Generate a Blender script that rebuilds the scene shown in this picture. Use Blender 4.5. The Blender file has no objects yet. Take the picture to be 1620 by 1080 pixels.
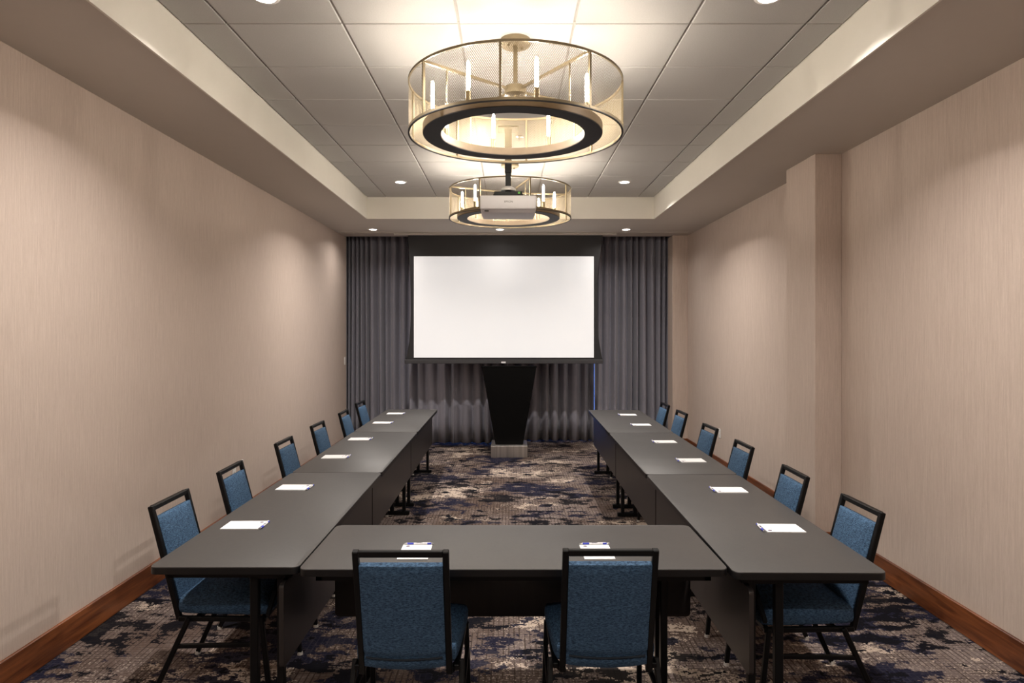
import bpy, bmesh, math, random
from mathutils import Vector, Matrix
R = math.radians
PI = math.pi
random.seed(7)
scene = bpy.context.scene
C = scene.collection

# ------------------------------------------------------------------ camera, world, exposure
FPX = 1050.0                      # focal length in pixels of the 1620 px wide frame
cam_d = bpy.data.cameras.new('camera')
cam = bpy.data.objects.new('camera', cam_d)
C.objects.link(cam)
cam_d.sensor_width = 36.0
cam_d.lens = FPX / 1620 * 36.0
cam_d.shift_x = 5 / 1620
cam_d.shift_y = -18 / 1620
cam_d.clip_start = 0.05
cam.location = (0, 0, 1.72)
cam.rotation_euler = (PI / 2, 0, 0)
scene.camera = cam

world = bpy.data.worlds.new('world')
scene.world = world
world.use_nodes = True
world.node_tree.nodes['Background'].inputs[0].default_value = (0.10, 0.28, 1.0, 1)
world.node_tree.nodes['Background'].inputs[1].default_value = 4.0

scene.view_settings.view_transform = 'Standard'
scene.view_settings.look = 'None'
scene.view_settings.gamma = 1.0
scene.view_settings.use_curve_mapping = False
scene.view_settings.exposure = 0.6
BULB = 185.0       # chandelier candle lamps
DOWN = 26.0       # recessed downlights, watts
WARM = (1.0, 0.89, 0.745)
DOWNSOF = 5.0   # narrow soffit downlights by the screen
DOWNCOL = (1.0, 0.935, 0.87)
SCREEN_E = 0.27  # screen glow in place of the projector's light
try:
    scene.cycles.max_bounces = 8
    scene.cycles.diffuse_bounces = 5
    scene.cycles.sample_clamp_indirect = 10.0
    scene.cycles.caustics_reflective = False
    scene.cycles.caustics_refractive = False
except Exception:
    pass

# ------------------------------------------------------------------ node helpers
class NT:
    def __init__(s, name):
        s.m = bpy.data.materials.new(name)
        s.m.use_nodes = True
        s.t = s.m.node_tree
        s.b = s.t.nodes['Principled BSDF']
        s.co = None
    def n(s, typ, **kw):
        nd = s.t.nodes.new(typ)
        for k, v in kw.items():
            setattr(nd, k, v)
        return nd
    def put(s, sock, v):
        if isinstance(v, bpy.types.NodeSocket):
            s.t.links.new(v, sock)
        elif isinstance(v, (tuple, list)) and len(v) == 3 and sock.type == 'RGBA':
            sock.default_value = (*v, 1)
        else:
            sock.default_value = v
    def coord(s):
        if s.co is None:
            s.co = s.n('ShaderNodeTexCoord').outputs['Object']
        return s.co
    def world_pos(s):
        return s.n('ShaderNodeNewGeometry').outputs['Position']
    def mapv(s, v, scale=(1, 1, 1), loc=(0, 0, 0), rot=(0, 0, 0)):
        m = s.n('ShaderNodeMapping')
        s.put(m.inputs[0], v)
        m.inputs['Scale'].default_value = scale
        m.inputs['Location'].default_value = loc
        m.inputs['Rotation'].default_value = rot
        return m.outputs[0]
    def noise(s, v, scale, detail=2, rough=0.5, dist=0.0):
        nd = s.n('ShaderNodeTexNoise')
        s.put(nd.inputs['Vector'], v)
        nd.inputs['Scale'].default_value = scale
        nd.inputs['Detail'].default_value = detail
        nd.inputs['Roughness'].default_value = rough
        nd.inputs['Distortion'].default_value = dist
        return nd.outputs['Fac']
    def math(s, op, a, b=0.0, c=0.0):
        nd = s.n('ShaderNodeMath', operation=op)
        for i, v in enumerate((a, b, c)):
            s.put(nd.inputs[i], v)
        return nd.outputs[0]
    def ramp(s, v, lo, hi):
        nd = s.n('ShaderNodeMapRange')
        nd.clamp = True
        s.put(nd.inputs['Value'], v)
        nd.inputs['From Min'].default_value = lo
        nd.inputs['From Max'].default_value = hi
        return nd.outputs['Result']
    def mix(s, f, a, b):
        nd = s.n('ShaderNodeMix', data_type='RGBA')
        s.put(nd.inputs[0], f)
        s.put(nd.inputs[6], a)
        s.put(nd.inputs[7], b)
        return nd.outputs[2]
    def sep(s, v):
        nd = s.n('ShaderNodeSeparateXYZ')
        s.put(nd.inputs[0], v)
        return nd.outputs
    def bump(s, h, strength=0.2, dist=0.01):
        nd = s.n('ShaderNodeBump')
        nd.inputs['Strength'].default_value = strength
        nd.inputs['Distance'].default_value = dist
        s.put(nd.inputs['Height'], h)
        s.put(s.b.inputs['Normal'], nd.outputs[0])
    def set(s, **kw):
        for k, v in kw.items():
            s.put(s.b.inputs[k.replace('_', ' ')], v)
        return s.m

def plain(name, col, rough=0.5, metal=0.0, var=0.08, scale=30.0, spec=0.5):
    t = NT(name)
    f = t.noise(t.coord(), scale, 3, 0.6)
    d = tuple(c * (1 - var) for c in col)
    u = tuple(min(1, c * (1 + var)) for c in col)
    return t.set(Base_Color=t.mix(f, d, u), Roughness=rough, Metallic=metal, Specular_IOR_Level=spec)

def emitter(name, col, strength):
    t = NT(name)
    return t.set(Base_Color=(0.8, 0.8, 0.8), Emission_Color=col, Emission_Strength=strength, Roughness=0.4)

M = {}
# wallpaper: woven vinyl with fine vertical ribs
def wallpaper():
    t = NT('wallpaper')
    p = t.world_pos()
    f1 = t.noise(t.mapv(p, (120, 120, 5.0)), 1.0, 3, 0.6)
    f2 = t.noise(t.mapv(p, (330, 330, 30)), 1.0, 2, 0.6)
    f3 = t.noise(p, 260, 2, 0.5)
    f = t.math('ADD', t.math('MULTIPLY', f1, 0.55), t.math('ADD', t.math('MULTIPLY', f2, 0.3), t.math('MULTIPLY', f3, 0.15)))
    f = t.ramp(f, 0.34, 0.66)
    t.bump(f, 0.12, 0.002)
    return t.set(Base_Color=t.mix(f, (0.485, 0.393, 0.338), (0.61, 0.508, 0.446)), Roughness=0.72, Specular_IOR_Level=0.25)
M['wallpaper'] = wallpaper()
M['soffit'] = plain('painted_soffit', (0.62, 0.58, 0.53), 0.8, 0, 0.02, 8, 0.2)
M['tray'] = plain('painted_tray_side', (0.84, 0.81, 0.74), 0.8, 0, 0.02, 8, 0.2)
def tile_mat():
    t = NT('acoustic_tile')
    f = t.noise(t.coord(), 160, 4, 0.7)
    g = t.noise(t.coord(), 14, 2, 0.5)
    t.bump(f, 0.12, 0.002)
    c = t.mix(t.ramp(f, 0.3, 0.7), (0.475, 0.465, 0.455), (0.55, 0.54, 0.53))
    return t.set(Base_Color=t.mix(t.math('MULTIPLY', g, 0.2), c, (0.47, 0.46, 0.455)), Roughness=0.85, Specular_IOR_Level=0.15)
M['tile'] = tile_mat()
M['tee'] = plain('ceiling_grid_metal', (0.34, 0.32, 0.30), 0.6, 0, 0.02)
M['white_plastic'] = plain('white_plastic', (0.80, 0.78, 0.75), 0.4, 0, 0.02)
M['offwhite'] = plain('painted_plasterboard', (0.62, 0.60, 0.57), 0.8, 0, 0.02)

def carpet():
    t = NT('distressed_carpet')
    p = t.world_pos()
    xyz = t.sep(p)
    def snap(v, k):
        return t.math('DIVIDE', t.math('FLOOR', t.math('MULTIPLY', v, k)), k)
    cb = t.n('ShaderNodeCombineXYZ')          # tufts: colour steps on a fine cell raster
    t.put(cb.inputs[0], snap(xyz[0], 140))
    t.put(cb.inputs[1], snap(xyz[1], 125))
    c = cb.outputs[0]
    wn = t.n('ShaderNodeTexWhiteNoise', noise_dimensions='2D')
    t.put(wn.inputs['Vector'], c)
    speck = wn.outputs['Value']
    sp = t.math('SUBTRACT', speck, 0.5)
    rag = t.math('SUBTRACT', t.noise(t.mapv(c, (6.5, 11, 1)), 1.0, 5, 0.66), 0.5)
    q = t.mapv(c, (1.0, 1.35, 1.0))
    def layer(off, scale, lo, hi, ks, km, det=5, rough=0.60, dist=0.25):
        n0 = t.noise(t.mapv(q, (1, 1, 1), off), scale, det, rough, dist)
        n1 = t.math('ADD', n0, t.math('ADD', t.math('MULTIPLY', sp, ks), t.math('MULTIPLY', rag, km)))
        return t.ramp(n1, lo, hi)
    lx = t.math('ABSOLUTE', t.math('SUBTRACT', t.math('FRACT', t.math('MULTIPLY', xyz[0], 34)), 0.5))
    ly = t.math('ABSOLUTE', t.math('SUBTRACT', t.math('FRACT', t.math('MULTIPLY', xyz[1], 40)), 0.5))
    vx = t.noise(t.mapv(p, (34, 3.5, 1)), 1.0, 2, 0.6)
    vy = t.noise(t.mapv(p, (3.5, 40, 1), (3, 1, 0)), 1.0, 2, 0.6)
    gx = t.math('MULTIPLY', t.ramp(lx, 0.33, 0.42), t.ramp(vx, 0.38, 0.54))
    gy = t.math('MULTIPLY', t.ramp(ly, 0.31, 0.42), t.ramp(vy, 0.42, 0.58))
    grid = t.math('MAXIMUM', gx, gy)
    hue = t.noise(p, 1.3, 3, 0.6)
    base = t.mix(t.ramp(hue, 0.38, 0.62), (0.105, 0.074, 0.062), (0.185, 0.148, 0.140))
    base = t.mix(t.math('MULTIPLY', t.ramp(speck, 0.72, 0.9), 0.7), base, (0.42, 0.35, 0.30))
    base = t.mix(t.math('MULTIPLY', grid, 0.85), base, (0.040, 0.026, 0.020))
    col = t.mix(t.math('MULTIPLY', layer((11, 4, 0), 0.9, 0.50, 0.62, 0.12, 0.5), 0.8), base, t.mix(t.math('MULTIPLY', grid, 0.8), (0.100, 0.066, 0.052), (0.018, 0.013, 0.012)))
    cr = layer((3.3, 7.1, 0), 1.25, 0.560, 0.575, 0.07, 1.05)
    cream = t.mix(t.math('MULTIPLY', grid, 0.45), (0.54, 0.44, 0.36), (0.20, 0.15, 0.12))
    col = t.mix(t.math('MULTIPLY', cr, 0.95), col, cream)
    nv = layer((0.7, 1.9, 0), 1.0, 0.530, 0.540, 0.03, 0.85)
    navy = t.mix(t.math('MULTIPLY', grid, 0.6), (0.006, 0.0075, 0.024), (0.042, 0.039, 0.058))
    col = t.mix(t.math('MULTIPLY', nv, 0.96), col, navy)
    bk = layer((6.1, 2.2, 0), 1.7, 0.578, 0.588, 0.04, 1.15)
    col = t.mix(t.math('MULTIPLY', bk, 0.96), col, (0.004, 0.004, 0.007))
    t.bump(t.math('SUBTRACT', speck, t.math('MULTIPLY', grid, 0.5)), 0.3, 0.003)
    return t.set(Base_Color=col, Roughness=0.95, Specular_IOR_Level=0.1)
M['carpet'] = carpet()

def wood():
    t = NT('cherry_baseboard_wood')
    p = t.world_pos()
    f = t.noise(t.mapv(p, (3, 1.6, 22)), 1.0, 5, 0.6, 1.2)
    g = t.noise(t.mapv(p, (20, 6, 190)), 1.0, 2, 0.6)
    k = t.ramp(t.math('ADD', t.math('MULTIPLY', f, 0.75), t.math('MULTIPLY', g, 0.25)), 0.36, 0.66)
    return t.set(Base_Color=t.mix(k, (0.085, 0.022, 0.007), (0.26, 0.082, 0.025)), Roughness=0.38)
M['wood'] = wood()

def laminate(name, a, b, rough):
    t = NT(name)
    f = t.noise(t.mapv(t.coord(), (60, 60, 60)), 1.0, 4, 0.7)
    h = t.noise(t.mapv(t.coord(), (3, 3, 3)), 1.0, 2, 0.5)
    t.bump(f, 0.05, 0.001)
    return t.set(Base_Color=t.mix(f, a, b), Roughness=t.math('ADD', rough - 0.04, t.math('MULTIPLY', h, 0.08)), Specular_IOR_Level=0.5)
M['laminate'] = laminate('charcoal_laminate', (0.042, 0.039, 0.038), (0.061, 0.058, 0.056), 0.48)
M['edge'] = plain('black_edge_band', (0.006, 0.006, 0.007), 0.4, 0, 0.05, 30, 0.35)
def panel_mat():
    t = NT('dark_modesty_panel')
    f = t.noise(t.mapv(t.coord(), (50, 50, 3)), 1.0, 4, 0.6)
    return t.set(Base_Color=t.mix(f, (0.013, 0.011, 0.011), (0.027, 0.022, 0.021)), Roughness=0.42)
M['panel'] = panel_mat()
M['black_metal'] = plain('black_powder_coat', (0.0045, 0.0045, 0.005), 0.42, 0.0, 0.1, 60, 0.2)
M['black'] = plain('black_gloss_lectern', (0.0012, 0.0012, 0.0015), 0.5, 0, 0.1, 30, 0.12)
def fabric():
    t = NT('blue_woven_upholstery')
    f = t.noise(t.mapv(t.coord(), (85, 85, 300)), 1.0, 3, 0.7)
    g = t.noise(t.coord(), 900, 1, 0.5)
    k = t.ramp(t.math('ADD', t.math('MULTIPLY', f, 0.8), t.math('MULTIPLY', g, 0.2)), 0.39, 0.61)
    t.bump(k, 0.6, 0.004)
    return t.set(Base_Color=t.mix(k, (0.012, 0.036, 0.078), (0.078, 0.158, 0.275)), Roughness=0.8, Specular_IOR_Level=0.3)
M['fabric'] = fabric()
M['piping'] = plain('dark_blue_seam', (0.004, 0.011, 0.022), 0.8, 0, 0.1, 200)
M['glide'] = plain('nylon_glide', (0.55, 0.52, 0.48), 0.4, 0, 0.05)
def curtain_mat():
    t = NT('grey_curtain_cloth')
    f = t.noise(t.mapv(t.coord(), (260, 260, 260)), 1.0, 2, 0.6)
    g = t.noise(t.mapv(t.coord(), (6, 6, 1.2)), 1.0, 3, 0.6)
    t.bump(f, 0.1, 0.001)
    c = t.mix(f, (0.25, 0.248, 0.30), (0.335, 0.332, 0.39))
    return t.set(Base_Color=t.mix(t.math('MULTIPLY', g, 0.35), c, (0.23, 0.222, 0.275)), Roughness=0.62, Sheen_Weight=0.3, Specular_IOR_Level=0.35)
M['curtain'] = curtain_mat()
M['screen_black'] = plain('black_screen_border', (0.016, 0.016, 0.019), 0.6, 0, 0.05)
M['bar'] = plain('charcoal_screen_bar', (0.045, 0.045, 0.05), 0.45, 0, 0.05)
def screen_mat():
    t = NT('emissive_projection_surface')
    f = t.noise(t.coord(), 2.0, 2, 0.4)
    return t.set(Base_Color=(0.80, 0.79, 0.785), Roughness=0.8, Specular_IOR_Level=0.1,
                 Emission_Color=t.mix(f, (0.95, 0.97, 1.0), (0.90, 0.95, 1.0)), Emission_Strength=SCREEN_E)  # emission stands in for the projector's light on the white surface
M['screen'] = screen_mat()
def brass():
    t = NT('brushed_champagne_brass')
    f = t.noise(t.mapv(t.coord(), (40, 40, 160)), 1.0, 3, 0.6)
    return t.set(Base_Color=t.mix(f, (0.22, 0.175, 0.11), (0.31, 0.25, 0.16)), Metallic=0.7, Roughness=0.42)
M['brass'] = brass()
M['mesh'] = plain('champagne_perforated_metal', (0.235, 0.19, 0.12), 0.5, 0.4, 0.06, 40)
M['bronze'] = plain('aged_bronze', (0.16, 0.12, 0.082), 0.45, 0.5, 0.2, 14)
M['ring_black'] = plain('black_stained_ring', (0.018, 0.016, 0.017), 0.55, 0, 0.2, 20)
M['bulb'] = emitter('candle_lamp_glow', WARM, BULB)
M['down'] = emitter('downlight_glow', DOWNCOL, 9.0)
def glass():
    t = NT('clear_glass')
    return t.set(Base_Color=(0.95, 0.97, 1.0), Roughness=0.02, Transmission_Weight=1.0, IOR=1.45)
M['glass'] = glass()
def steel():
    t = NT('brushed_steel')
    f = t.noise(t.mapv(t.coord(), (14, 14, 0.6)), 1.0, 3, 0.6)
    return t.set(Base_Color=t.mix(t.ramp(f, 0.3, 0.7), (0.36, 0.33, 0.31), (0.70, 0.66, 0.62)), Metallic=0.9, Roughness=0.4)
M['steel'] = steel()
M['paper'] = plain('white_paper', (0.86, 0.86, 0.87), 0.7, 0, 0.01, 10, 0.2)
M['print_grey'] = plain('grey_print', (0.25, 0.24, 0.28), 0.7, 0, 0.02)
M['print_navy'] = plain('navy_print', (0.05, 0.04, 0.10), 0.7, 0, 0.02)
M['print_red'] = plain('muted_red_print', (0.55, 0.20, 0.20), 0.7, 0, 0.02)
M['pen_blue'] = plain('blue_pen_plastic', (0.03, 0.05, 0.50), 0.35, 0, 0.03)
M['pen_white'] = plain('white_pen_plastic', (0.80, 0.80, 0.82), 0.3, 0, 0.02)
M['chrome'] = plain('chrome', (0.7, 0.7, 0.72), 0.2, 1.0, 0.02)
M['proj'] = plain('white_projector_shell', (0.80, 0.79, 0.82), 0.45, 0, 0.02)
M['dark_print'] = plain('dark_grey_lettering', (0.05, 0.05, 0.055), 0.5, 0, 0.02)
M['green'] = plain('green_sticker', (0.12, 0.55, 0.05), 0.5, 0, 0.02)
M['lens'] = plain('dark_lens_glass', (0.01, 0.01, 0.015), 0.08, 0, 0.02)
M['alu'] = plain('anodised_window_frame', (0.06, 0.06, 0.065), 0.4, 0.3, 0.03)
M['slot'] = plain('outlet_slot', (0.03, 0.03, 0.03), 0.6, 0, 0.02)

# ------------------------------------------------------------------ mesh helpers
class MB:
    def __init__(s):
        s.bm = bmesh.new()
    def box(s, x0, x1, y0, y1, z0, z1, bev=0.0, seg=2):
        r = bmesh.ops.create_cube(s.bm, size=1.0)
        vs = r['verts']
        bmesh.ops.scale(s.bm, vec=(x1 - x0, y1 - y0, z1 - z0), verts=vs)
        bmesh.ops.translate(s.bm, vec=((x0 + x1) / 2, (y0 + y1) / 2, (z0 + z1) / 2), verts=vs)
        if bev > 0:
            es = list({e for v in vs for e in v.link_edges})
            bmesh.ops.bevel(s.bm, geom=es, offset=bev, segments=seg, affect='EDGES', profile=0.5)
        return s
    def hexa(s, pts, bev=0.0, seg=2):
        """8 points: bottom ring 0-3, top ring 4-7"""
        v = [s.bm.verts.new(p) for p in pts]
        fs = [(3, 2, 1, 0), (4, 5, 6, 7), (0, 1, 5, 4), (1, 2, 6, 5), (2, 3, 7, 6), (3, 0, 4, 7)]
        faces = [s.bm.faces.new([v[i] for i in f]) for f in fs]
        if bev > 0:
            es = list({e for f in faces for e in f.edges})
            bmesh.ops.bevel(s.bm, geom=es, offset=bev, segments=seg, affect='EDGES', profile=0.5)
        return s
    def bar(s, a, b, w, d=None, up=(0, 0, 1), bev=0.0):
        """square tube from a to b; w along side axis, d along other"""
        a, b = Vector(a), Vector(b)
        d = w if d is None else d
        ax = (b - a).normalized()
        u = Vector(up)
        if abs(ax.dot(u)) > 0.99:
            u = Vector((0, 1, 0))
        sx = ax.cross(u).normalized() * w / 2
        sy = ax.cross(sx).normalized() * d / 2
        ring = lambda p: [p - sx - sy, p + sx - sy, p + sx + sy, p - sx + sy]
        return s.hexa(ring(a) + ring(b), bev, 1)
    def rod(s, a, b, r0, r1=None, n=12, caps=True):
        a, b = Vector(a), Vector(b)
        r1 = r0 if r1 is None else r1
        ax = (b - a).normalized()
        u = Vector((0, 0, 1)) if abs(ax.z) < 0.95 else Vector((0, 1, 0))
        sx = ax.cross(u).normalized()
        sy = ax.cross(sx).normalized()
        ra, rb = [], []
        for i in range(n):
            t = 2 * PI * i / n
            o = sx * math.cos(t) + sy * math.sin(t)
            ra.append(s.bm.verts.new(a + o * r0))
            rb.append(s.bm.verts.new(b + o * r1))
        for i in range(n):
            s.bm.faces.new((ra[i], ra[(i + 1) % n], rb[(i + 1) % n], rb[i]))
        if caps:
            s.bm.faces.new(list(reversed(ra)))
            s.bm.faces.new(rb)
        return s
    def lathe(s, prof, n=48, closed=False, cx=0, cy=0):
        """revolve (r, z) profile around z"""
        rings = []
        for r, z in prof:
            if r < 1e-6:
                rings.append([s.bm.verts.new((cx, cy, z))])
            else:
                rings.append([s.bm.verts.new((cx + r * math.cos(2 * PI * i / n), cy + r * math.sin(2 * PI * i / n), z)) for i in range(n)])
        pairs = list(zip(rings, rings[1:]))
        if closed:
            pairs.append((rings[-1], rings[0]))
        for a, b in pairs:
            for i in range(n):
                j = (i + 1) % n
                f = [a[i % len(a)], a[j % len(a)], b[j % len(b)], b[i % len(b)]]
                f = list(dict.fromkeys(f))
                if len(f) > 2:
                    s.bm.faces.new(f)
        return s
    def prism(s, outline, z0, z1, bev=0.0):
        bot = [s.bm.verts.new((x, y, z0)) for x, y in outline]
        top = [s.bm.verts.new((x, y, z1)) for x, y in outline]
        n = len(outline)
        s.bm.faces.new(list(reversed(bot)))
        ft = s.bm.faces.new(top)
        for i in range(n):
            s.bm.faces.new((bot[i], bot[(i + 1) % n], top[(i + 1) % n], top[i]))
        if bev > 0:
            bmesh.ops.bevel(s.bm, geom=list(ft.edges), offset=bev, segments=2, affect='EDGES', profile=0.5)
        return s
    def mesh(s, name, mat, smooth=0):
        bmesh.ops.recalc_face_normals(s.bm, faces=s.bm.faces[:])
        me = bpy.data.meshes.new(name)
        s.bm.to_mesh(me)
        s.bm.free()
        me.materials.append(mat)
        if smooth:
            for p in me.polygons:
                p.use_smooth = True
            if smooth < 180:
                try:
                    me.set_sharp_from_angle(angle=R(smooth))
                except Exception:
                    pass
        return me
    def build(s, name, mat, parent=None, smooth=0, loc=None, rz=0):
        o = bpy.data.objects.new(name, s.mesh(name, mat, smooth))
        C.objects.link(o)
        if parent:
            o.parent = parent
        if loc:
            o.location = loc
        if rz:
            o.rotation_euler = (0, 0, rz)
        return o

def rrect(x0, x1, y0, y1, r, n=5):
    pts = []
    for cx, cy, a0 in ((x1 - r, y1 - r, 0), (x0 + r, y1 - r, 90), (x0 + r, y0 + r, 180), (x1 - r, y0 + r, 270)):
        for i in range(n + 1):
            a = R(a0 + 90 * i / n)
            pts.append((cx + r * math.cos(a), cy + r * math.sin(a)))
    return pts

def tag(o, label=None, cat=None, group=None, kind=None):
    if label: o['label'] = label
    if cat: o['category'] = cat
    if group: o['group'] = group
    if kind: o['kind'] = kind
    return o
def empty(name, loc=(0, 0, 0), rz=0.0):
    o = bpy.data.objects.new(name, None)
    o.empty_display_size = 0.1
    C.objects.link(o)
    o.location = loc
    o.rotation_euler = (0, 0, rz)
    return o
def copy_tree(o, parent=None):
    c = o.copy()
    C.objects.link(c)
    c.parent = parent
    for ch in list(o.children):
        copy_tree(ch, c)
    return c
def struct(o, label, cat):
    return tag(o, label, cat, kind='structure')

# ------------------------------------------------------------------ room shell
WL, WR = -2.40, 2.58            # side walls
YB, YF = -2.6, 10.75            # wall behind the viewer, window wall
SOF, CEIL = 3.085, 3.345        # soffit underside, tray ceiling
TX0, TX1, TY0, TY1 = -1.735, 1.777, -1.10, 8.12    # ceiling tray opening
SEND = 9.68                     # soffit stops here, curtain pocket behind
HTOP = 3.60

struct(MB().box(-2.95, 3.0, YB - 0.2, YF + 0.2, -0.12, 0.0).build('floor', M['carpet']), 'patterned carpet floor in navy, black, taupe and cream', 'floor')
struct(MB().box(WL - 0.25, WL, YB, 9.80, 0, HTOP).build('wall_left', M['wallpaper']), 'plain long wall in pinkish beige ribbed wallpaper without a column', 'wall')
struct(MB().box(WL - 0.25, WL - 0.22, 9.80, YF, 0, HTOP).build('wall_pocket_left', M['offwhite']), 'hidden return wall of the curtain pocket on the switch side', 'wall')
wr = MB().box(WR, WR + 0.25, YB, 9.85, 0, HTOP)
struct(wr.build('wall_right', M['wallpaper']), 'long beige wallpapered wall behind the projecting square column', 'wall')
struct(MB().box(2.80, 2.83, 9.85, YF, 0, HTOP).build('wall_pocket_right', M['offwhite']), 'hidden return wall of the curtain pocket past the column wall', 'wall')
struct(MB().box(2.37, WR, 5.14, 5.67, 0, SOF, 0.004, 1).build('wall_column', M['wallpaper']), 'square wallpapered column projecting from the long beige wall', 'column')
struct(MB().box(2.36, WR, 9.57, 9.85, 0, SOF, 0.004, 1).build('wall_pilaster', M['wallpaper']), 'narrow wallpapered pilaster beside the curtain edge', 'pilaster')
struct(MB().box(WL - 0.25, WR + 0.25, YB - 0.2, YB, 0, HTOP).build('wall_back', M['wallpaper']), 'end wall of the room opposite the projection screen', 'wall')
# window wall behind the curtains, with one wide opening
fw = MB()
fw.box(-2.65, -2.2, YF, YF + 0.2, 0, HTOP)
fw.box(2.2, 2.83, YF, YF + 0.2, 0, HTOP)
fw.box(-2.2, 2.2, YF, YF + 0.2, 2.75, HTOP)
fw.box(-2.2, 2.2, YF, YF + 0.2, 0, 0.04)
struct(fw.build('wall_front', M['offwhite']), 'end wall with a wide window behind the grey curtains', 'wall')
w1 = empty('window_1', (0, YF + 0.08, 0))
struct(w1, 'dark framed window hidden behind the grey curtains', 'window')
fr = MB()
for x in (-2.2, -0.75, 0.70, 2.15):
    fr.box(x, x + 0.05, -0.03, 0.03, 0.04, 2.75)
fr.box(-2.2, 2.2, -0.03, 0.03, 0.04, 0.09).box(-2.2, 2.2, -0.03, 0.03, 2.70, 2.75)
fr.build('window_frame', M['alu'], w1)
for x in (-2.15, -0.70, 0.75):
    MB().box(x, x + 1.40, -0.004, 0.004, 0.09, 2.70).build('pane', M['glass'], w1)

# soffit ring round the tray (real boxes) and tray sides
sof = MB()
sof.box(WL, TX0 - 0.012, YB, SEND, SOF, HTOP)
sof.box(TX1 + 0.012, WR, YB, SEND, SOF, HTOP)
sof.box(TX0 - 0.012, TX1 + 0.012, YB, TY0 - 0.012, SOF, HTOP)
# between tray and curtain pocket; its reveal groove is only a dark strip
sof.box(TX0 - 0.012, TX1 + 0.012, TY1 + 0.012, SEND, SOF, HTOP)
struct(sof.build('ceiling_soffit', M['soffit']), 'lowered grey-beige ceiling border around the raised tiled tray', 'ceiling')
ts = MB()
ts.box(TX0 - 0.012, TX0, TY0, TY1, SOF - 0.004, CEIL + 0.05)
ts.box(TX1, TX1 + 0.012, TY0, TY1, SOF - 0.004, CEIL + 0.05)
ts.box(TX0 - 0.012, TX1 + 0.012, TY1, TY1 + 0.012, SOF - 0.004, CEIL + 0.05)
ts.box(TX0 - 0.012, TX1 + 0.012, TY0 - 0.012, TY0, SOF - 0.004, CEIL + 0.05)
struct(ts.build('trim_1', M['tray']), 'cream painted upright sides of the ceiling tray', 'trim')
# reveal slot before the curtains: slim trims, and its shade as a dark strip
sl = MB()
sl.box(WL + 0.02, 2.50, 9.23, 9.245, SOF - 0.006, SOF)
sl.box(WL + 0.02, 2.50, 9.275, 9.29, SOF - 0.006, SOF)
o = sl.build('trim_2', M['soffit'])
struct(o, 'thin slot trim with painted shade across the lowered ceiling before the curtains', 'trim')
MB().box(WL + 0.02, 2.50, 9.245, 9.275, SOF - 0.002, SOF).build('slot_shade', M['slot'], o)  # flat dark strip painting the shade inside the groove
struct(MB().box(-2.65, 2.83, SEND, YF, 3.5, HTOP).build('ceiling_pocket', M['offwhite']), 'top of the curtain pocket hidden above the curtains', 'ceiling')

# tiled tray ceiling
ceil = MB().box(TX0 - 0.01, TX1 + 0.01, TY0 - 0.01, TY1 + 0.01, CEIL + 0.03, HTOP).build('ceiling', M['offwhite'])
struct(ceil, 'raised tray ceiling of square white acoustic tiles', 'ceiling')
XL = [TX0] + [-1.497 + 0.615 * k for k in range(6)] + [TX1]
YL = [3.525 + 0.578 * k for k in range(-7, 8)] + [TY1]
YL = [TY0] + [y for y in YL if TY0 < y < TY1 - 0.1] + [TY1]
tee = MB()
for x in XL[1:-1]:
    tee.box(x - 0.012, x + 0.012, TY0, TY1, CEIL + 0.008, CEIL + 0.031)
for y in YL[1:-1]:
    for xa, xb in zip(XL, XL[1:]):
        tee.box(xa, xb, y - 0.012, y + 0.012, CEIL + 0.006, CEIL + 0.031)
tee.build('ceiling_grid', M['tee'], ceil)
tcache = {}
for j, (ya, yb) in enumerate(zip(YL, YL[1:])):
    if yb < 1.2:
        continue
    for i, (xa, xb) in enumerate(zip(XL, XL[1:])):
        key = (round(xb - xa, 3), round(yb - ya, 3))
        if key not in tcache:
            w, d = (xb - xa) / 2 - 0.0065, (yb - ya) / 2 - 0.0045
            tcache[key] = MB().box(-w, w, -d, d, 0, 0.03, 0.003, 1).mesh('tile', M['tile'])
        o = bpy.data.objects.new('tile', tcache[key])
        C.objects.link(o)
        o.parent = ceil
        o.location = ((xa + xb) / 2, (ya + yb) / 2, CEIL + random.uniform(-0.0008, 0.0008))
MB().box(TX0, TX1, TY0, [y for y in YL if y < 1.2][-1], CEIL, CEIL + 0.03).build('plain_ceiling_section', M['tile'], ceil)

# baseboards
BH = 0.16
struct(MB().box(WL, WL + 0.018, YB, 9.80, 0, BH, 0.004, 1).build('baseboard_left', M['wood']), 'reddish wood baseboard along the wall without a column', 'baseboard')
bb = MB()
bb.box(WR - 0.018, WR, YB, 5.122, 0, BH, 0.004, 1)
bb.box(2.352, WR, 5.122, 5.14, 0, BH, 0.004, 1)
bb.box(2.352, 2.37, 5.122, 5.688, 0, BH, 0.004, 1)
bb.box(2.352, WR, 5.67, 5.688, 0, BH, 0.004, 1)
bb.box(WR - 0.018, WR, 5.688, 9.57, 0, BH, 0.004, 1)
bb.box(2.342, WR, 9.552, 9.57, 0, BH, 0.004, 1)
struct(bb.build('baseboard_right', M['wood']), 'reddish wood baseboard wrapping the column along the wall', 'baseboard')
struct(MB().box(WL, WR, YB, YB + 0.018, 0, BH, 0.004, 1).build('baseboard_back', M['wood']), 'reddish wood baseboard at the end opposite the screen', 'baseboard')

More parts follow.
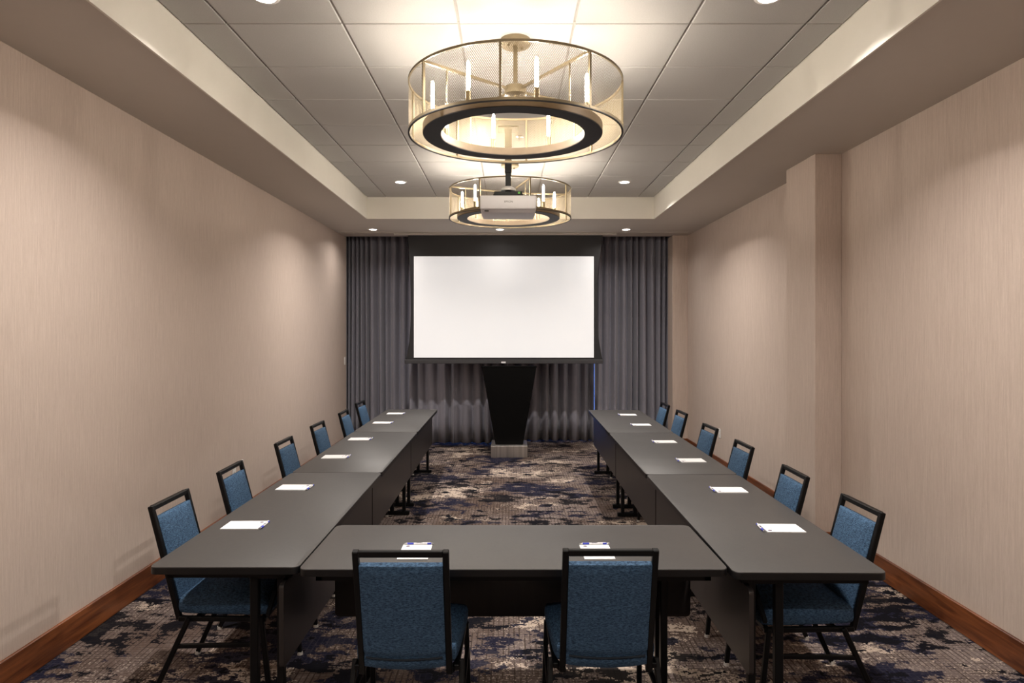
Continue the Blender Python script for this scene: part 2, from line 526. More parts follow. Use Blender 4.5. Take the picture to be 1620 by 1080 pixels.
# ------------------------------------------------------------------ folding tables
TL, TW, TH = 1.822, 0.622, 0.74
def make_table(length, near=0.092, far=0.200):
    """local: x across (panel on -x side), y along, origin at centre on the floor"""
    t = empty('folding_table')
    hw, hl = TW / 2, length / 2
    top = MB().prism(rrect(-hw + 0.001, hw - 0.001, -hl + 0.002, hl - 0.002, 0.032), TH - 0.003, TH, 0.002).build('tabletop', M['laminate'], t, 40)
    MB().prism(rrect(-hw, hw, -hl + 0.001, hl - 0.001, 0.033), TH - 0.030, TH - 0.003, 0.001).build('edge_band', M['edge'], top, 40)
    ap = MB()
    ap.box(-hw + 0.05, -hw + 0.075, -hl + 0.06, hl - 0.06, TH - 0.065, TH - 0.030)
    ap.box(hw - 0.075, hw - 0.05, -hl + 0.06, hl - 0.06, TH - 0.065, TH - 0.030)
    ap.box(-hw + 0.05, hw - 0.05, -hl + 0.06, -hl + 0.085, TH - 0.065, TH - 0.030)
    ap.box(-hw + 0.05, hw - 0.05, hl - 0.085, hl - 0.06, TH - 0.065, TH - 0.030)
    ap.build('apron_frame', M['black_metal'], t)
    # modesty panel with rounded corners, standing in the x = const plane
    pm = MB().prism(rrect(-hl + 0.012, hl - 0.012, 0.315, 0.665, 0.02, 4), 0, 0.02, 0.002)
    bmesh.ops.rotate(pm.bm, verts=pm.bm.verts, matrix=Matrix(((0, 0, 1), (1, 0, 0), (0, 1, 0))))
    bmesh.ops.translate(pm.bm, verts=pm.bm.verts, vec=(-hw + 0.065, 0, 0))
    pm.build('modesty_panel', M['panel'], t, 40)
    for sy in (-1, 1):
        y = sy * (hl - (near if sy < 0 else far))
        lg = MB()
        lg.box(-hw + 0.085, -hw + 0.115, y - 0.016, y + 0.016, 0.012, TH - 0.032, 0.003, 1)
        lg.box(-hw + 0.195, -hw + 0.230, y - 0.016, y + 0.016, 0.012, TH - 0.032, 0.003, 1)
        lg.box(-hw + 0.085, -hw + 0.23, y - 0.016, y + 0.016, TH - 0.075, TH - 0.040)
        leg = lg.build('leg', M['black_metal'], t)
        MB().box(-hw + 0.05, hw - 0.06, y - 0.02, y + 0.02, 0.0, 0.034, 0.004, 1).build('foot_bar', M['black_metal'], leg)
        br = MB().bar((-hw + 0.16, y, 0.50), (-hw + 0.16, y - sy * 0.26, TH - 0.04), 0.016)
        br.build('folding_brace', M['black_metal'], leg)
    return t
proto = make_table(TL)
proto_m = make_table(TL, 0.200, 0.092)
NAMES = ['nearest the blue-backed front chairs', 'in the middle', 'at the curtain end']
def side_table(i, x, y, rz, label, group):
    src = proto_m if i < 3 else proto
    o = src if i in (0, 3) else copy_tree(src)
    o.location = (x, y, 0)
    o.rotation_euler = (0, 0, rz)
    tag(o, label, 'table', group)
G = 'dark laminate folding tables set in a horseshoe'
labsL = ['dark laminate table on the switch-wall arm, joined to the cross table',
         'dark laminate table in the middle of the switch-wall arm',
         'dark laminate table ending the switch-wall arm by the curtains']
labsR = ['dark laminate table on the column-wall arm, joined to the cross table',
         'dark laminate table in the middle of the column-wall arm',
         'dark laminate table ending the column-wall arm by the curtains']
k = 0
for i in range(3):   # left arm: panel faces +x, so turn by 180 degrees
    side_table(k, -0.872 - TW / 2 - 0.004 * i, 2.742 + TL / 2 + i * (TL + 0.004), PI + R(0.12), labsL[i], G); k += 1
yaw = R(-0.68)
for i in range(3):
    d = TL / 2 + i * (TL + 0.006)
    side_table(k, 0.911 + TW / 2 * math.cos(yaw) - d * math.sin(yaw), 2.676 + d * math.cos(yaw) + 0.004, yaw, labsR[i], G); k += 1
ft = make_table(1.768, 0.175, 0.175)
ft.location = (0.019, 2.718 + TW / 2, 0)
ft.rotation_euler = (0, 0, -PI / 2)       # panel on the far side
tag(ft, 'dark laminate cross table closing the horseshoe behind two front chairs', 'table', G)

# ------------------------------------------------------------------ chairs
def soft_box(nx, ny, nz, fn, name, mat, parent):
    """rounded cushion: subdivided cube surface mapped by fn((u,v,w) in -1..1)"""
    bm = bmesh.new()
    vm = {}
    def vert(i, j, k2):
        key = (i, j, k2)
        if key not in vm:
            vm[key] = bm.verts.new(fn(2 * i / nx - 1, 2 * j / ny - 1, 2 * k2 / nz - 1))
        return vm[key]
    for i in range(nx):
        for j in range(ny):
            for k2 in (0, nz):
                bm.faces.new((vert(i, j, k2), vert(i + 1, j, k2), vert(i + 1, j + 1, k2), vert(i, j + 1, k2)))
    for i in range(nx):
        for k2 in range(nz):
            for j in (0, ny):
                bm.faces.new((vert(i, j, k2), vert(i + 1, j, k2), vert(i + 1, j, k2 + 1), vert(i, j, k2 + 1)))
    for j in range(ny):
        for k2 in range(nz):
            for i in (0, nx):
                bm.faces.new((vert(i, j, k2), vert(i, j + 1, k2), vert(i, j + 1, k2 + 1), vert(i, j, k2 + 1)))
    m = MB()
    m.bm.free()
    m.bm = bm
    return m.build(name, mat, parent, 60)

def rnd(u, r=0.25):
    """pull edges in for rounding: returns signed power"""
    return u

def make_chair():
    """faces +y, origin on floor below the seat centre"""
    t = empty('banquet_chair')
    yb, zb = -0.215, 0.372      # foot of the back frame
    yt, zt = -0.352, 0.878      # top of the back frame
    bt = 0.024
    bf = MB()
    for s in (-1, 1):
        bf.bar((s * 0.172, yb, zb - 0.012), (s * 0.170, yt, zt + 0.012), bt, bt, (1, 0, 0), 0.003)
    bf.bar((-0.160, yt, zt), (0.160, yt, zt), bt, bt, (0, 0, 1), 0.003)
    bf.build('back_frame', M['black_metal'], t)
    # padded back between the uprights, slightly tapering and domed towards the sitter
    ax = Vector((0, yt - yb, zt - zb)).normalized()
    nrm = Vector((0, ax.z, -ax.y))           # towards the front
    base = Vector((0, yb, zb))
    L = (Vector((0, yt, zt)) - base).length
    v0, v1 = 0.03, L - 0.047
    def back(u, v, w):
        # u: across, v: thickness (-1 rear, 1 front), w: height
        s = v0 + (v1 - v0) * (w + 1) / 2
        e = max(abs(u) ** 8, abs(w) ** 14)
        th = 0.026 * (1 - 0.45 * e)
        th_f = th + (0.012 * (1 - u * u) * (1 - w ** 4) if v > 0 else 0.004 * (1 - u * u))
        dz = -0.014 * (1 - u * u) if w < -0.7 else 0.0
        dz *= min(1, (-0.7 - w) / 0.3) if w < -0.7 else 0
        p = base + ax * (s + dz) + nrm * (v * th_f)
        # crease over the lower rail on the rear face
        if v < 0 and abs(w + 0.78) < 0.05:
            p += nrm * 0.007
        return (u * (0.160 - 0.002 * (1 + w) / 2), p.y, p.z)
    bp = soft_box(10, 4, 40, back, 'backrest', M['fabric'], t)
    sm = MB()
    pts = []
    for q in range(11):
        u = -1 + 0.2 * q
        s = v0 + (v1 - v0) * 0.115 - 0.010 * (1 - u * u)
        p = base + ax * s + nrm * (-0.0265 - 0.003 * (1 - u * u))
        pts.append((u * 0.150, p.y, p.z))
    for a, b in zip(pts, pts[1:]):
        sm.rod(a, b, 0.0042, n=6)
    sm.build('seam', M['piping'], bp)
    # seat cushion
    def seat(u, v, w):
        hw = 0.205 + 0.022 * (v + 1) / 2
        e = max(abs(u), abs(v))
        x = u * hw * (1 - 0.03 * abs(w) ** 3) * (1 - 0.05 * abs(v) ** 8)
        y = 0.005 + v * 0.222 * (1 - 0.03 * abs(w) ** 3) * (1 - 0.04 * abs(u) ** 8)
        z = 0.432 + w * 0.046 * (1 - 0.28 * e ** 10)
        if w > 0:
            z += 0.018 * (1 - u * u) * (1 - v * v) * w
        if v > 0.5:
            z -= 0.012 * (v - 0.5) * (w + 1)
        return (x, y, z)
    soft_box(12, 12, 6, seat, 'seat', M['fabric'], t)
    # seat rails
    sf = MB()
    for s in (-1, 1):
        sf.bar((s * 0.198, -0.205, 0.374), (s * 0.205, 0.205, 0.374), 0.022, 0.022, (0, 0, 1), 0.003)
        sf.bar((s * 0.172, -0.215, 0.366), (s * 0.203, -0.160, 0.374), 0.020, 0.020)
    sf.bar((-0.2, -0.12, 0.374), (0.2, -0.12, 0.374), 0.020)
    sf.bar((-0.2, 0.19, 0.374), (0.2, 0.19, 0.374), 0.020)
    sf.build('seat_frame', M['black_metal'], t)
    for s in (-1, 1):
        lr = MB().bar((s * 0.216, -0.150, 0.384), (s * 0.232, -0.318, 0.012), 0.022, 0.022, (1, 0, 0), 0.003).build('leg', M['black_metal'], t)
        MB().rod((s * 0.232, -0.319, 0.0), (s * 0.232, -0.319, 0.016), 0.015, 0.013).build('glide', M['glide'], lr)
        lf = MB().bar((s * 0.213, 0.185, 0.384), (s * 0.222, 0.228, 0.012), 0.022, 0.022, (1, 0, 0), 0.003).build('leg', M['black_metal'], t)
        MB().rod((s * 0.222, 0.228, 0.0), (s * 0.222, 0.228, 0.016), 0.015, 0.013).build('glide', M['glide'], lf)
        MB().bar((s * 0.222, -0.206, 0.255), (s * 0.217, 0.199, 0.262), 0.018, 0.018, (0, 0, 1), 0.002).build('stretcher', M['black_metal'], t)
    return t
ch = make_chair()
GC = 'blue upholstered banquet chairs around the horseshoe'
ORD = ['first', 'second', 'third', 'fourth', 'fifth', 'sixth']
seats = []
seats.append((-0.408, 2.50 + 0.352, 0, 'blue chair seen from behind at the cross table, on the switch-wall side'))
seats.append((0.386, 2.515 + 0.352, 0, 'blue chair seen from behind at the cross table, on the column-wall side'))
LC = [(-1.688, 3.300), (-1.705, 4.065), (-1.709, 5.030), (-1.710, 5.910), (-1.700, 6.810), (-1.728, 7.670)]
RC = [(1.700, 3.190), (1.698, 3.940), (1.731, 4.876), (1.752, 5.750), (1.768, 6.760), (1.768, 7.490)]
jl = [0, 1.5, 0, -1, 0.8, -2.0]
jr = [0.5, -1.5, 0, 2.0, 1.2, 0]
for i, (x, y) in enumerate(LC):
    seats.append((x + 0.352, y, -PI / 2 + R(jl[i]), '%s blue chair along the switch wall, counting from the cross table' % ORD[i]))
for i, (x, y) in enumerate(RC):
    seats.append((x - 0.352, y, PI / 2 + R(jr[i]), '%s blue chair along the column wall, counting from the cross table' % ORD[i]))
for i, (x, y, rz, lab) in enumerate(seats):
    o = ch if i == 0 else copy_tree(ch)
    o.location = (x, y, 0)
    o.rotation_euler = (0, 0, rz)
    tag(o, lab, 'chair', GC)

# ------------------------------------------------------------------ lectern
lt = empty('lectern', (0.005, 9.05, 0))
tag(lt, 'tall black tapered lectern on a brushed steel base below the screen', 'lectern')
lb = MB()
lb.hexa([(-0.188, 0, 0.16), (0.188, 0, 0.16), (0.17, 0.24, 0.16), (-0.17, 0.24, 0.16),
         (-0.372, -0.02, 1.215), (0.372, -0.02, 1.215), (0.34, 0.34, 1.215), (-0.34, 0.34, 1.215)], 0.006, 1)
lb.build('body', M['black'], lt)
tp = MB()
tp.hexa([(-0.378, -0.025, 1.212), (0.378, -0.025, 1.212), (0.35, 0.38, 1.13), (-0.35, 0.38, 1.13),
         (-0.378, -0.025, 1.232), (0.378, -0.025, 1.232), (0.35, 0.38, 1.15), (-0.35, 0.38, 1.15)], 0.004, 1)
tp.build('top', M['black'], lt)
MB().box(-0.247, 0.247, -0.10, 0.40, 0.0, 0.158, 0.004, 1).build('base', M['steel'], lt)

# ------------------------------------------------------------------ projection screen
SY = 9.42
scr = empty('projection_screen', (0, SY, 0))
tag(scr, 'pull-down projection screen with a black border and white picture glowing as if projected', 'screen')
def sx(px): return (px - 805) * SY / FPX
def sz(py): return 1.72 - (py - 522) * SY / FPX
left = [(645.5, 369.8), (647, 400), (648.8, 430), (649.7, 460), (650, 490), (649.3, 515), (647.5, 540), (644, 560), (641.5, 569)]
right = [(953, 569), (950, 553), (947, 535), (945.3, 505), (945, 470), (945.2, 445), (946.8, 420), (950.5, 395), (953.5, 369.8)]
outl = [(sx(a), sz(b)) for a, b in left + right]
bm_ = MB().prism([(x, z) for x, z in outl], 0, 0.003)
for v in bm_.bm.verts:
    v.co = Vector((v.co.x, v.co.z, v.co.y))
bm_.build('black_border', M['screen_black'], scr)
MB().box(sx(654.8), sx(939.5), -0.003, 0.0, sz(565.5), sz(405.5)).build('picture', M['screen'], scr)
bar = MB().box(sx(640.5), sx(953.5), -0.018, 0.022, sz(575), sz(568.5), 0.004, 1).build('bottom_bar', M['bar'], scr)
MB().box(sx(793), sx(800), -0.0195, -0.0175, sz(574.3), sz(571.6)).build('maker_plate', M['pen_white'], bar)
case = MB().box(sx(625), sx(974), -0.09, 0.09, SOF - 0.022, SOF - 0.0005, 0.003, 1).build('ceiling_case', M['soffit'], scr)
for pts in (left, right):
    p = sorted(pts, key=lambda q: q[1])
    a, b = p[0], p[-1]
    xs = a[0] + (1.5 if a[0] > 800 else -1.5) * 0.4
    MB().rod((sx(xs), 0.004, sz(a[1])), (sx(b[0]), 0.004, sz(b[1])), 0.0025, n=6).build('tension_cord', M['screen_black'], scr)

# ------------------------------------------------------------------ curtains
def curtain(x0, x1, yc, label, seed, wl=0.125, amp=0.075, z0=0.018, z1=3.40, left_tight=0.0, right_tight=0.0):
    rng = random.Random(seed)
    # fold centres with uneven spacing
    edges = [x0]
    while edges[-1] < x1:
        f = 1.0
        if edges[-1] - x0 < left_tight or x1 - edges[-1] < right_tight:
            f = 0.5
        edges.append(edges[-1] + wl * f * rng.uniform(0.75, 1.3))
    sc = (x1 - x0) / (edges[-1] - x0)
    edges = [x0 + (e - x0) * sc for e in edges]
    nz = 10
    cols = []
    for a, b in zip(edges, edges[1:]):
        A = amp * rng.uniform(0.5, 1.3)
        skew = rng.uniform(-0.12, 0.12)
        drift = rng.uniform(-0.012, 0.012)
        for q in range(10):
            s = q / 10
            ph = 2 * PI * (s + skew * math.sin(PI * s))
            y = -A * math.cos(ph) + 0.2 * A * math.cos(2 * ph)
            cols.append((a + (b - a) * s, y, drift))
    cols.append((edges[-1], cols[0][1], 0))
    def make(zlist, off):
        bm = bmesh.new()
        grid = []
        for x, y, dr in cols:
            col = []
            for z in zlist:
                tt = (z - z0) / (z1 - z0)
                k = 0.88 + 0.22 * (1 - tt)
                wob = 0.006 * math.sin(3.1 * tt + x * 7 + seed)
                col.append(bm.verts.new((min(max(x + dr * (1 - tt) + wob, x0), x1), yc + y * k + off, z)))
            grid.append(col)
        for a, b in zip(grid, grid[1:]):
            for i in range(len(zlist) - 1):
                bm.faces.new((a[i], b[i], b[i + 1], a[i + 1]))
        m = MB(); m.bm.free(); m.bm = bm
        return m
    zs = [z0 + (z1 - z0) * i / nz for i in range(nz + 1)]
    o = make(zs, 0).build('curtain', M['curtain'], None, 180)
    md = o.modifiers.new('cloth', 'SOLIDIFY'); md.thickness = 0.003; md.offset = 1
    tag(o, label, 'curtain', 'grey pleated curtains behind the screen')
    return o
curtain(-2.56, -1.494, 10.18, 'grey pleated curtain hanging full height beside the switch wall', 3, left_tight=0.28)
curtain(-1.492, 0.005, 10.03, 'grey curtain under the screen, between switch-wall curtain and lectern', 11, wl=0.16, amp=0.072, z1=3.40)
curtain(-0.004, 1.313, 10.25, 'grey curtain under the screen, from the lectern to the blue gap', 23, wl=0.16, amp=0.072, z1=3.40)
curtain(1.299, 2.62, 10.12, 'grey pleated curtain hanging full height beside the pilaster', 31, right_tight=0.30)

# ------------------------------------------------------------------ chandeliers
def make_chandelier(label, loc, bar0, bulb0, arm0):
    """origin at ceiling level; drum hangs below"""
    t = empty('drum_chandelier', loc)
    tag(t, label, 'chandelier', 'mesh drum chandeliers in the tray ceiling')
    Rd = 0.592
    RX = -0.016
    zb, zt = 1.72 + 1.085 - CEIL, 1.72 + 1.373 - CEIL
    MB().lathe([(0.0, 0.0), (0.085, 0.0), (0.085, -0.028), (0.078, -0.034), (0.0, -0.034)], 32).build('canopy', M['brass'], t, 40)
    for a in (0.6, 0.6 + PI):
        MB().rod((0.045 * math.cos(a), 0.045 * math.sin(a), -0.034), (0.045 * math.cos(a), 0.045 * math.sin(a), -0.046), 0.008, 0.006).build('canopy_nut', M['brass'], t)
    zh = zt - 0.012
    MB().rod((0, 0, -0.034), (0, 0, zh), 0.0125, n=16).build('stem', M['brass'], t, 60)
    hub = MB().lathe([(0, zh + 0.008), (0.045, zh + 0.008), (0.062, zh - 0.002), (0.062, zh - 0.042), (0.055, zh - 0.047), (0, zh - 0.047)], 32).build('hub', M['brass'], t, 40)
    MB().lathe([(0, zh - 0.047), (0.011, zh - 0.047), (0.011, zh - 0.056), (0, zh - 0.062)], 12).build('finial', M['brass'], hub, 40)
    # rims
    MB().lathe([(Rd + 0.004, zt), (Rd + 0.004, zt - 0.013), (Rd - 0.004, zt - 0.013), (Rd - 0.004, zt)], 96, True).build('top_rim', M['brass'], t, 40)
    MB().lathe([(Rd + 0.004, zb + 0.014), (Rd + 0.004, zb), (Rd - 0.005, zb), (Rd - 0.005, zb + 0.014)], 96, True).build('bottom_rim', M['brass'], t, 40)
    MB().lathe([(Rd + 0.0045, zb + 0.001), (Rd + 0.0045, zb - 0.004), (Rd - 0.0055, zb - 0.004), (Rd - 0.0055, zb + 0.001)], 96, True).build('rim_dark_edge', M['ring_black'], t, 40)  # dark edge along the underside of the bottom rim
    # perforated sheet as a diamond lattice of thin strips
    bm = bmesh.new()
    N, seg, wid = 372, 4, 0.0019
    dth = (zt - zb) / math.tan(R(58)) / Rd
    hw = wid / 2 / math.sin(R(58)) / Rd
    for d in (-1, 1):
        for i in range(N):
            a0 = 2 * PI * i / N
            prev = None
            for q in range(seg + 1):
                f = q / seg
                a = a0 + d * dth * f
                z = zb + 0.006 + (zt - zb - 0.012) * f
                rr = Rd + d * 0.0004
                p = bm.verts.new((rr * math.cos(a - hw), rr * math.sin(a - hw), z))
                p2 = bm.verts.new((rr * math.cos(a + hw), rr * math.sin(a + hw), z))
                if prev:
                    bm.faces.new((prev[0], prev[1], p2, p))
                prev = (p, p2)
    m = MB(); m.bm.free(); m.bm = bm
    m.build('mesh_shade', M['mesh'], t)
    for k2 in range(8):
        a = R(bar0 + 45 * k2)
        c, s_ = math.cos(a), math.sin(a)
        MB().bar(((Rd - 0.001) * c, (Rd - 0.001) * s_, zb + 0.002), ((Rd - 0.001) * c, (Rd - 0.001) * s_, zt - 0.002), 0.012, 0.012, (c, s_, 0)).build('shade_bar', M['brass'], t)
    # inner ring
    ri, ro, rz0, rz1 = 0.400, 0.500, zb + 0.004, zb + 0.046
    ring = MB().lathe([(ri, rz0), (ri, rz1), (ro, rz1), (ro, rz0)], 96, True, RX).build('inner_ring', M['bronze'], t, 40)
    MB().lathe([(ri + 0.002, rz0 - 0.004), (ri + 0.002, rz0 + 0.001), (ro - 0.002, rz0 + 0.001), (ro - 0.002, rz0 - 0.004)], 96, True, RX).build('ring_underside', M['ring_black'], ring, 40)
    for k2 in range(4):
        a = R(arm0 + 90 * k2)
        c, s_ = math.cos(a), math.sin(a)
        arm = MB().bar((0.05 * c, 0.05 * s_, zh - 0.02), ((Rd - 0.004) * c, (Rd - 0.004) * s_, zt - 0.010), 0.014, 0.014).build('arm', M['brass'], t)
        MB().rod((0.45 * c, 0.45 * s_, zh - 0.012), (0.45 * c, 0.45 * s_, rz1), 0.0045, n=8).build('hanger_rod', M['brass'], arm)
    for k2 in range(8):
        a = R(bulb0 + 45 * k2)
        x, y = RX + 0.45 * math.cos(a), 0.45 * math.sin(a)
        sl = MB().lathe([(0, rz1), (0.019, rz1), (0.019, rz1 + 0.004), (0.0135, rz1 + 0.006), (0.0135, rz1 + 0.068), (0, rz1 + 0.068)], 16, False, x, y).build('candle_sleeve', M['brass'], t, 40)
        z = rz1 + 0.068
        MB().lathe([(0, z), (0.0085, z + 0.002), (0.0095, z + 0.02), (0.0095, z + 0.13), (0.006, z + 0.148), (0, z + 0.155)], 10, False, x, y).build('tube_lamp', M['bulb'], sl, 60)
    return t
make_chandelier('large gold mesh drum chandelier hanging nearest, above the cross table', (0.037, 3.72, CEIL), -97.5, -120.0, -53.0)
make_chandelier('farther gold mesh drum chandelier seen behind the white projector', (0.012, 6.49, CEIL), -117.5, -133.5, -72.0)

make_chandelier('added gold mesh drum chandelier, unseen above the viewer, lighting the front chairs', (0.037, 0.95, CEIL), -107.5, -130.0, -62.0)  # guessed third chandelier, added to light chair backs and near tables

# ------------------------------------------------------------------ recessed downlights
def downlight(x, y, z, label):
    t = empty('downlight', (x, y, z))
    tag(t, label, 'downlight', 'recessed round downlights')
    MB().lathe([(0.052, -0.0015), (0.052, -0.006), (0.070, -0.004), (0.072, -0.0005), (0.060, -0.0005)], 32, True).build('trim_ring', M['white_plastic'], t, 60)
    MB().lathe([(0, -0.003), (0.0525, -0.003), (0.0525, -0.001), (0, -0.001)], 24).build('lamp', M['down'], t)
    ld = bpy.data.lights.new('downlight_beam', 'AREA')
    ld.shape = 'DISK'
    ld.size = 0.10
    ld.energy = DOWN if z > SOF + 0.1 else (DOWNSOF if abs(x) > 1 else 0.25 * DOWNSOF)
    ld.color = DOWNCOL
    ld.spread = R(132 if z > SOF + 0.1 else 150)
    lo = bpy.data.objects.new('downlight_beam', ld)
    C.objects.link(lo)
    lo.parent = t
    lo.location = (0, 0, -0.0045)
downlight(-1.19, 3.236, CEIL, 'ceiling downlight cut by the top frame edge, switch-wall side')
downlight(1.27, 3.236, CEIL, 'ceiling downlight cut by the top frame edge, column-wall side')
downlight(-1.19, 7.28, CEIL, 'tray downlight beside the far chandelier, on the switch-wall side')
downlight(1.27, 7.28, CEIL, 'tray downlight beside the far chandelier, on the column-wall side')
downlight(-1.84, 8.985, SOF, 'soffit downlight above the curtain next to the switch wall')
downlight(-0.12, 8.985, SOF, 'middle soffit downlight above the top of the projection screen')
downlight(1.59, 8.985, SOF, 'soffit downlight above the curtain next to the pilaster')
for x, y, w in ((-1.19, -0.6, 'switch'), (1.27, -0.6, 'column')):
    downlight(x, y, CEIL, 'added unseen downlight behind the viewer for the front chairs, on the %s-wall side' % w)  # extra lamps out of view, added to brighten the front chairs

# ------------------------------------------------------------------ projector
PX, PY = -0.005, 5.36
pj = empty('projector', (PX, PY, 0))
tag(pj, 'white ceiling-mounted projector lettered EPSON in front of the far chandelier', 'projector')
z0, z1 = 2.664, 2.772
body = MB()
body.hexa([(-0.219, -0.18, z0), (0.219, -0.18, z0), (0.219, 0.18, z0), (-0.219, 0.18, z0),
           (-0.221, -0.18, z1), (0.221, -0.18, z1), (0.221, 0.18, z1), (-0.221, 0.18, z1)], 0.010, 3)
bd = body.build('body', M['proj'], pj, 40)
MB().hexa([(-0.205, -0.13, z0 - 0.022), (0.205, -0.13, z0 - 0.022), (0.205, 0.17, z0 - 0.022), (-0.205, 0.17, z0 - 0.022),
           (-0.213, -0.168, z0 + 0.002), (0.213, -0.168, z0 + 0.002), (0.213, 0.175, z0 + 0.002), (-0.213, 0.175, z0 + 0.002)], 0.004, 2).build('underside', M['proj'], pj, 40)
MB().box(-0.186, -0.152, -0.166, -0.150, z0 - 0.014, z0 - 0.006, 0.002, 1).build('vent_opening', M['slot'], bd)
for x in (-0.165, 0.165):
    MB().lathe([(0, z1), (0.012, z1), (0.010, z1 + 0.008), (0, z1 + 0.008)], 12, False, x, -0.12).build('mounting_foot', M['slot'], bd)
MB().rod((0.05, 0.18, 2.715), (0.05, 0.205, 2.715), 0.045, 0.04, 24).build('lens', M['lens'], bd)
tc = bpy.data.curves.new('lettering', 'FONT')
tc.body = 'EPSON'
tc.size = 0.021
tc.extrude = 0.0006
tc.align_x = 'CENTER'
tc.align_y = 'CENTER'
tc.space_character = 1.08
tc.materials.append(M['dark_print'])
tmp = bpy.data.objects.new('lettering', tc)
C.objects.link(tmp)
bpy.context.view_layer.update()
lme = bpy.data.meshes.new_from_object(tmp.evaluated_get(bpy.context.evaluated_depsgraph_get()))
bpy.data.objects.remove(tmp)
bpy.data.curves.remove(tc)
to = bpy.data.objects.new('lettering', lme)
C.objects.link(to)
to.parent = bd
to.location = (0.003, -0.1806, 2.722)
to.rotation_euler = (PI / 2, 0, 0)
# mount
mt = empty('projector_mount', (PX, PY, 0))
tag(mt, 'black ceiling pole with white swivel carrying the projector', 'projector mount')
MB().box(-0.028, 0.028, -0.028, 0.028, 2.985, CEIL - 0.012, 0.003, 1).build('pole', M['black_metal'], mt)
MB().box(-0.022, 0.022, -0.022, 0.022, 2.87, 2.99, 0.003, 1).build('inner_pole', M['black_metal'], mt)
MB().box(-0.08, 0.08, -0.08, 0.08, CEIL - 0.012, CEIL - 0.001, 0.002, 1).build('ceiling_plate', M['black_metal'], mt)
MB().lathe([(0, 2.880), (0.030, 2.878), (0.058, 2.862), (0.062, 2.850), (0.060, 2.842), (0, 2.842)], 28).build('swivel', M['white_plastic'], mt, 40)
MB().lathe([(0, 2.845), (0.028, 2.845), (0.018, 2.822), (0, 2.822)], 20).build('swivel_neck', M['black_metal'], mt, 40)
br = MB().box(-0.118, 0.118, -0.10, 0.10, 2.781, 2.800, 0.003, 1).box(-0.112, 0.112, -0.08, 0.08, 2.800, 2.824, 0.003, 1).build('bracket', M['black_metal'], mt)
MB().box(0.078, 0.094, -0.0825, -0.0795, 2.804, 2.820).build('sticker', M['green'], br)
for x in (-0.10, 0.10):
    for y in (-0.09, 0.09):
        MB().rod((x, y, 2.7723), (x, y, 2.783), 0.006, n=8).build('screw', M['chrome'], br)

sp = empty('sprinkler_head', (0.085, 5.57, CEIL))
tag(sp, 'small round sprinkler head on the tiles beside the projector pole', 'sprinkler')
MB().lathe([(0, 0), (0.032, 0), (0.032, -0.006), (0.012, -0.012), (0, -0.012)], 20).build('rosette', M['chrome'], sp, 40)
MB().lathe([(0, -0.012), (0.006, -0.012), (0.005, -0.035), (0.015, -0.038), (0, -0.04)], 12).build('deflector', M['chrome'], sp, 40)

# ------------------------------------------------------------------ notepads and pens
def make_pad():
    """long axis along y, header at +y end"""
    t = empty('notepad')
    MB().box(-0.066, 0.066, -0.0925, 0.0925, 0, 0.0045).build('paper_block', M['paper'], t)
    lg = MB().lathe([(0, 0.0046), (0.0095, 0.0046), (0.0095, 0.0049), (0, 0.0049)], 16, False, -0.042, 0.074)
    lg.build('logo', M['print_navy'], t)
    MB().box(-0.046, -0.038, 0.0735, 0.0750, 0.0049, 0.0051).build('logo_stripe', M['print_red'], t)
    for y, x1 in ((0.078, 0.000), (0.070, -0.008), (0.055, 0.012)):
        MB().box(-0.026 if y > 0.06 else -0.050, x1, y - 0.0011, y + 0.0011, 0.0046, 0.0048).build('print_line', M['print_grey'], t)
    return t
def make_pen():
    """along x, tip at -x, resting on z=0"""
    t = empty('ballpoint_pen')
    r = 0.0052
    def cyl(x0, x1, r0, r1, name, mat):
        MB().rod((x0, 0, r), (x1, 0, r), r0, r1, 12).build(name, mat, t, 40)
    cyl(-0.070, -0.053, 0.0014, 0.0042, 'tip', M['chrome'])
    cyl(-0.053, -0.024, 0.0052, 0.0052, 'grip', M['pen_blue'])
    cyl(-0.024, 0.038, 0.0048, 0.0048, 'barrel', M['pen_white'])
    cyl(0.038, 0.056, 0.0051, 0.0051, 'collar', M['pen_blue'])
    cyl(0.056, 0.066, 0.0030, 0.0026, 'push_button', M['chrome'])
    MB().box(0.016, 0.052, -0.002, 0.002, 2 * r - 0.0005, 2 * r + 0.0015).build('clip', M['pen_white'], t)
    MB().box(-0.012, 0.010, -0.0022, 0.0022, 2 * r - 0.0010, 2 * r - 0.0002).build('print_line', M['print_navy'], t)
    return t
LP = [(-1.328, 3.329), (-1.338, 4.128), (-1.341, 5.129), (-1.340, 5.962), (-1.338, 7.012), (-1.332, 7.785)]
RP = [(1.348, 3.276), (1.352, 4.063), (1.372, 4.984), (1.368, 5.817), (1.369, 6.857), (1.377, 7.674)]
spots = [(-0.413, 2.925, 0, 'cross table, in front of the switch-side chair'), (0.388, 2.925, 0, 'cross table, in front of the column-side chair')]
spots += [(x, y, -PI / 2, 'the switch-wall arm, %s from the cross table' % ORD[i]) for i, (x, y) in enumerate(LP)]
spots += [(x, y, PI / 2, 'the column-wall arm, %s from the cross table' % ORD[i]) for i, (x, y) in enumerate(RP)]
pad, pen = make_pad(), make_pen()
rng = random.Random(5)
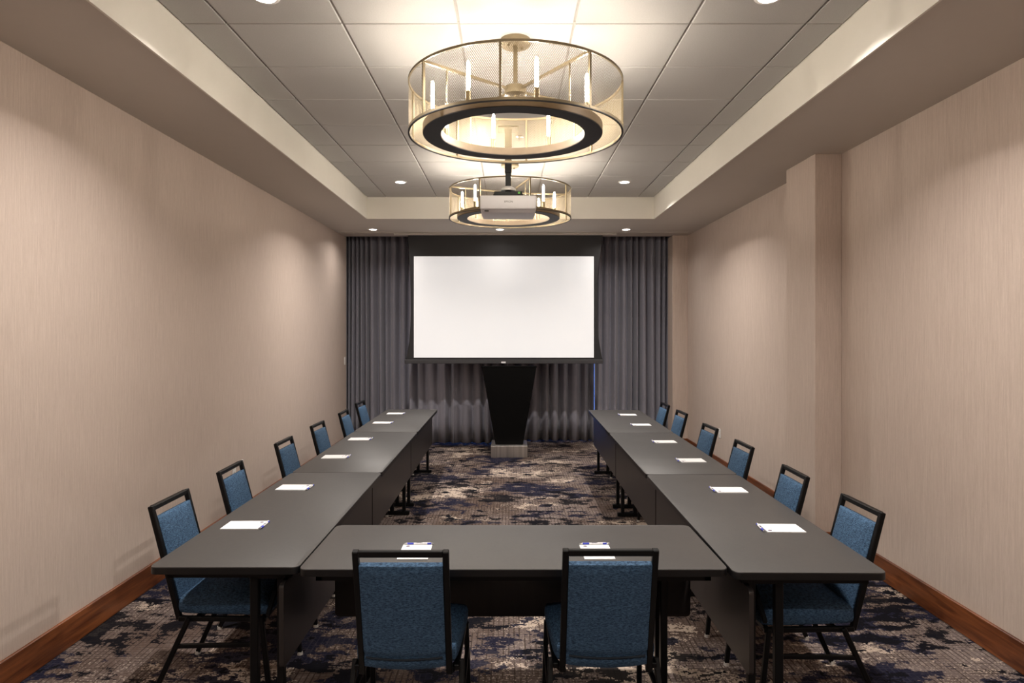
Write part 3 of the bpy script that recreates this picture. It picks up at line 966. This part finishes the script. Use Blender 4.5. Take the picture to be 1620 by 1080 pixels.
for i, (x, y, rz, where) in enumerate(spots):
    a = pad if i == 0 else copy_tree(pad)
    b = pen if i == 0 else copy_tree(pen)
    rr = rz + R(rng.uniform(-1.5, 1.5))
    a.location = (x, y, TH)
    a.rotation_euler = (0, 0, rr)
    tag(a, 'white notepad on %s' % where, 'notepad', 'white notepads set out on the tables')
    off = Vector((0.004, 0.1050, 0))
    off.rotate(Matrix.Rotation(rr, 3, 'Z'))
    b.location = (x + off.x, y + off.y, TH)
    flip = 0 if i < 2 or i >= 8 else PI
    b.rotation_euler = (0, 0, rr + flip + R(rng.uniform(-2.5, 2.5)) + (R(-2) if i else 0))
    tag(b, 'blue and white pen by the notepad on %s' % where, 'pen', 'blue and white pens beside the notepads')

# ------------------------------------------------------------------ wall plates
def plate(name, x, y, z, side, label, switch=False):
    t = empty(name, (x, y, z), -PI / 2 if side < 0 else PI / 2)   # local -y looks into the room after rotation
    t.rotation_euler = (0, 0, PI / 2 if side < 0 else -PI / 2)
    tag(t, label, 'switch' if switch else 'outlet', None if switch else 'white wall outlets')
    MB().box(-0.036, 0.036, -0.006, 0.0, -0.058, 0.058, 0.003, 1).build('cover_plate', M['white_plastic'], t)
    if switch:
        MB().box(-0.016, 0.016, -0.010, -0.005, -0.034, 0.034, 0.002, 1).build('rocker', M['white_plastic'], t)
    else:
        for zz in (-0.022, 0.022):
            s = MB().box(-0.016, 0.016, -0.0075, -0.005, zz - 0.015, zz + 0.015, 0.002, 1).build('socket', M['white_plastic'], t)
            MB().box(-0.008, -0.005, -0.0080, -0.0070, zz - 0.006, zz + 0.006).box(0.005, 0.008, -0.0080, -0.0070, zz - 0.006, zz + 0.006).build('slots', M['slot'], s)
plate('wall_switch', WL, 9.70, 1.27, -1, 'white wall switch next to the curtain edge', True)
plate('wall_outlet', WL, 5.79, 0.50, -1, 'white wall outlet seen through a chair handle, nearer the cross table')
plate('wall_outlet', WL, 5.95, 0.50, -1, 'white wall outlet seen through a chair handle, nearer the screen')
plate('wall_outlet', WR, 8.11, 0.46, 1, 'white wall outlet above the wood baseboard past the column')
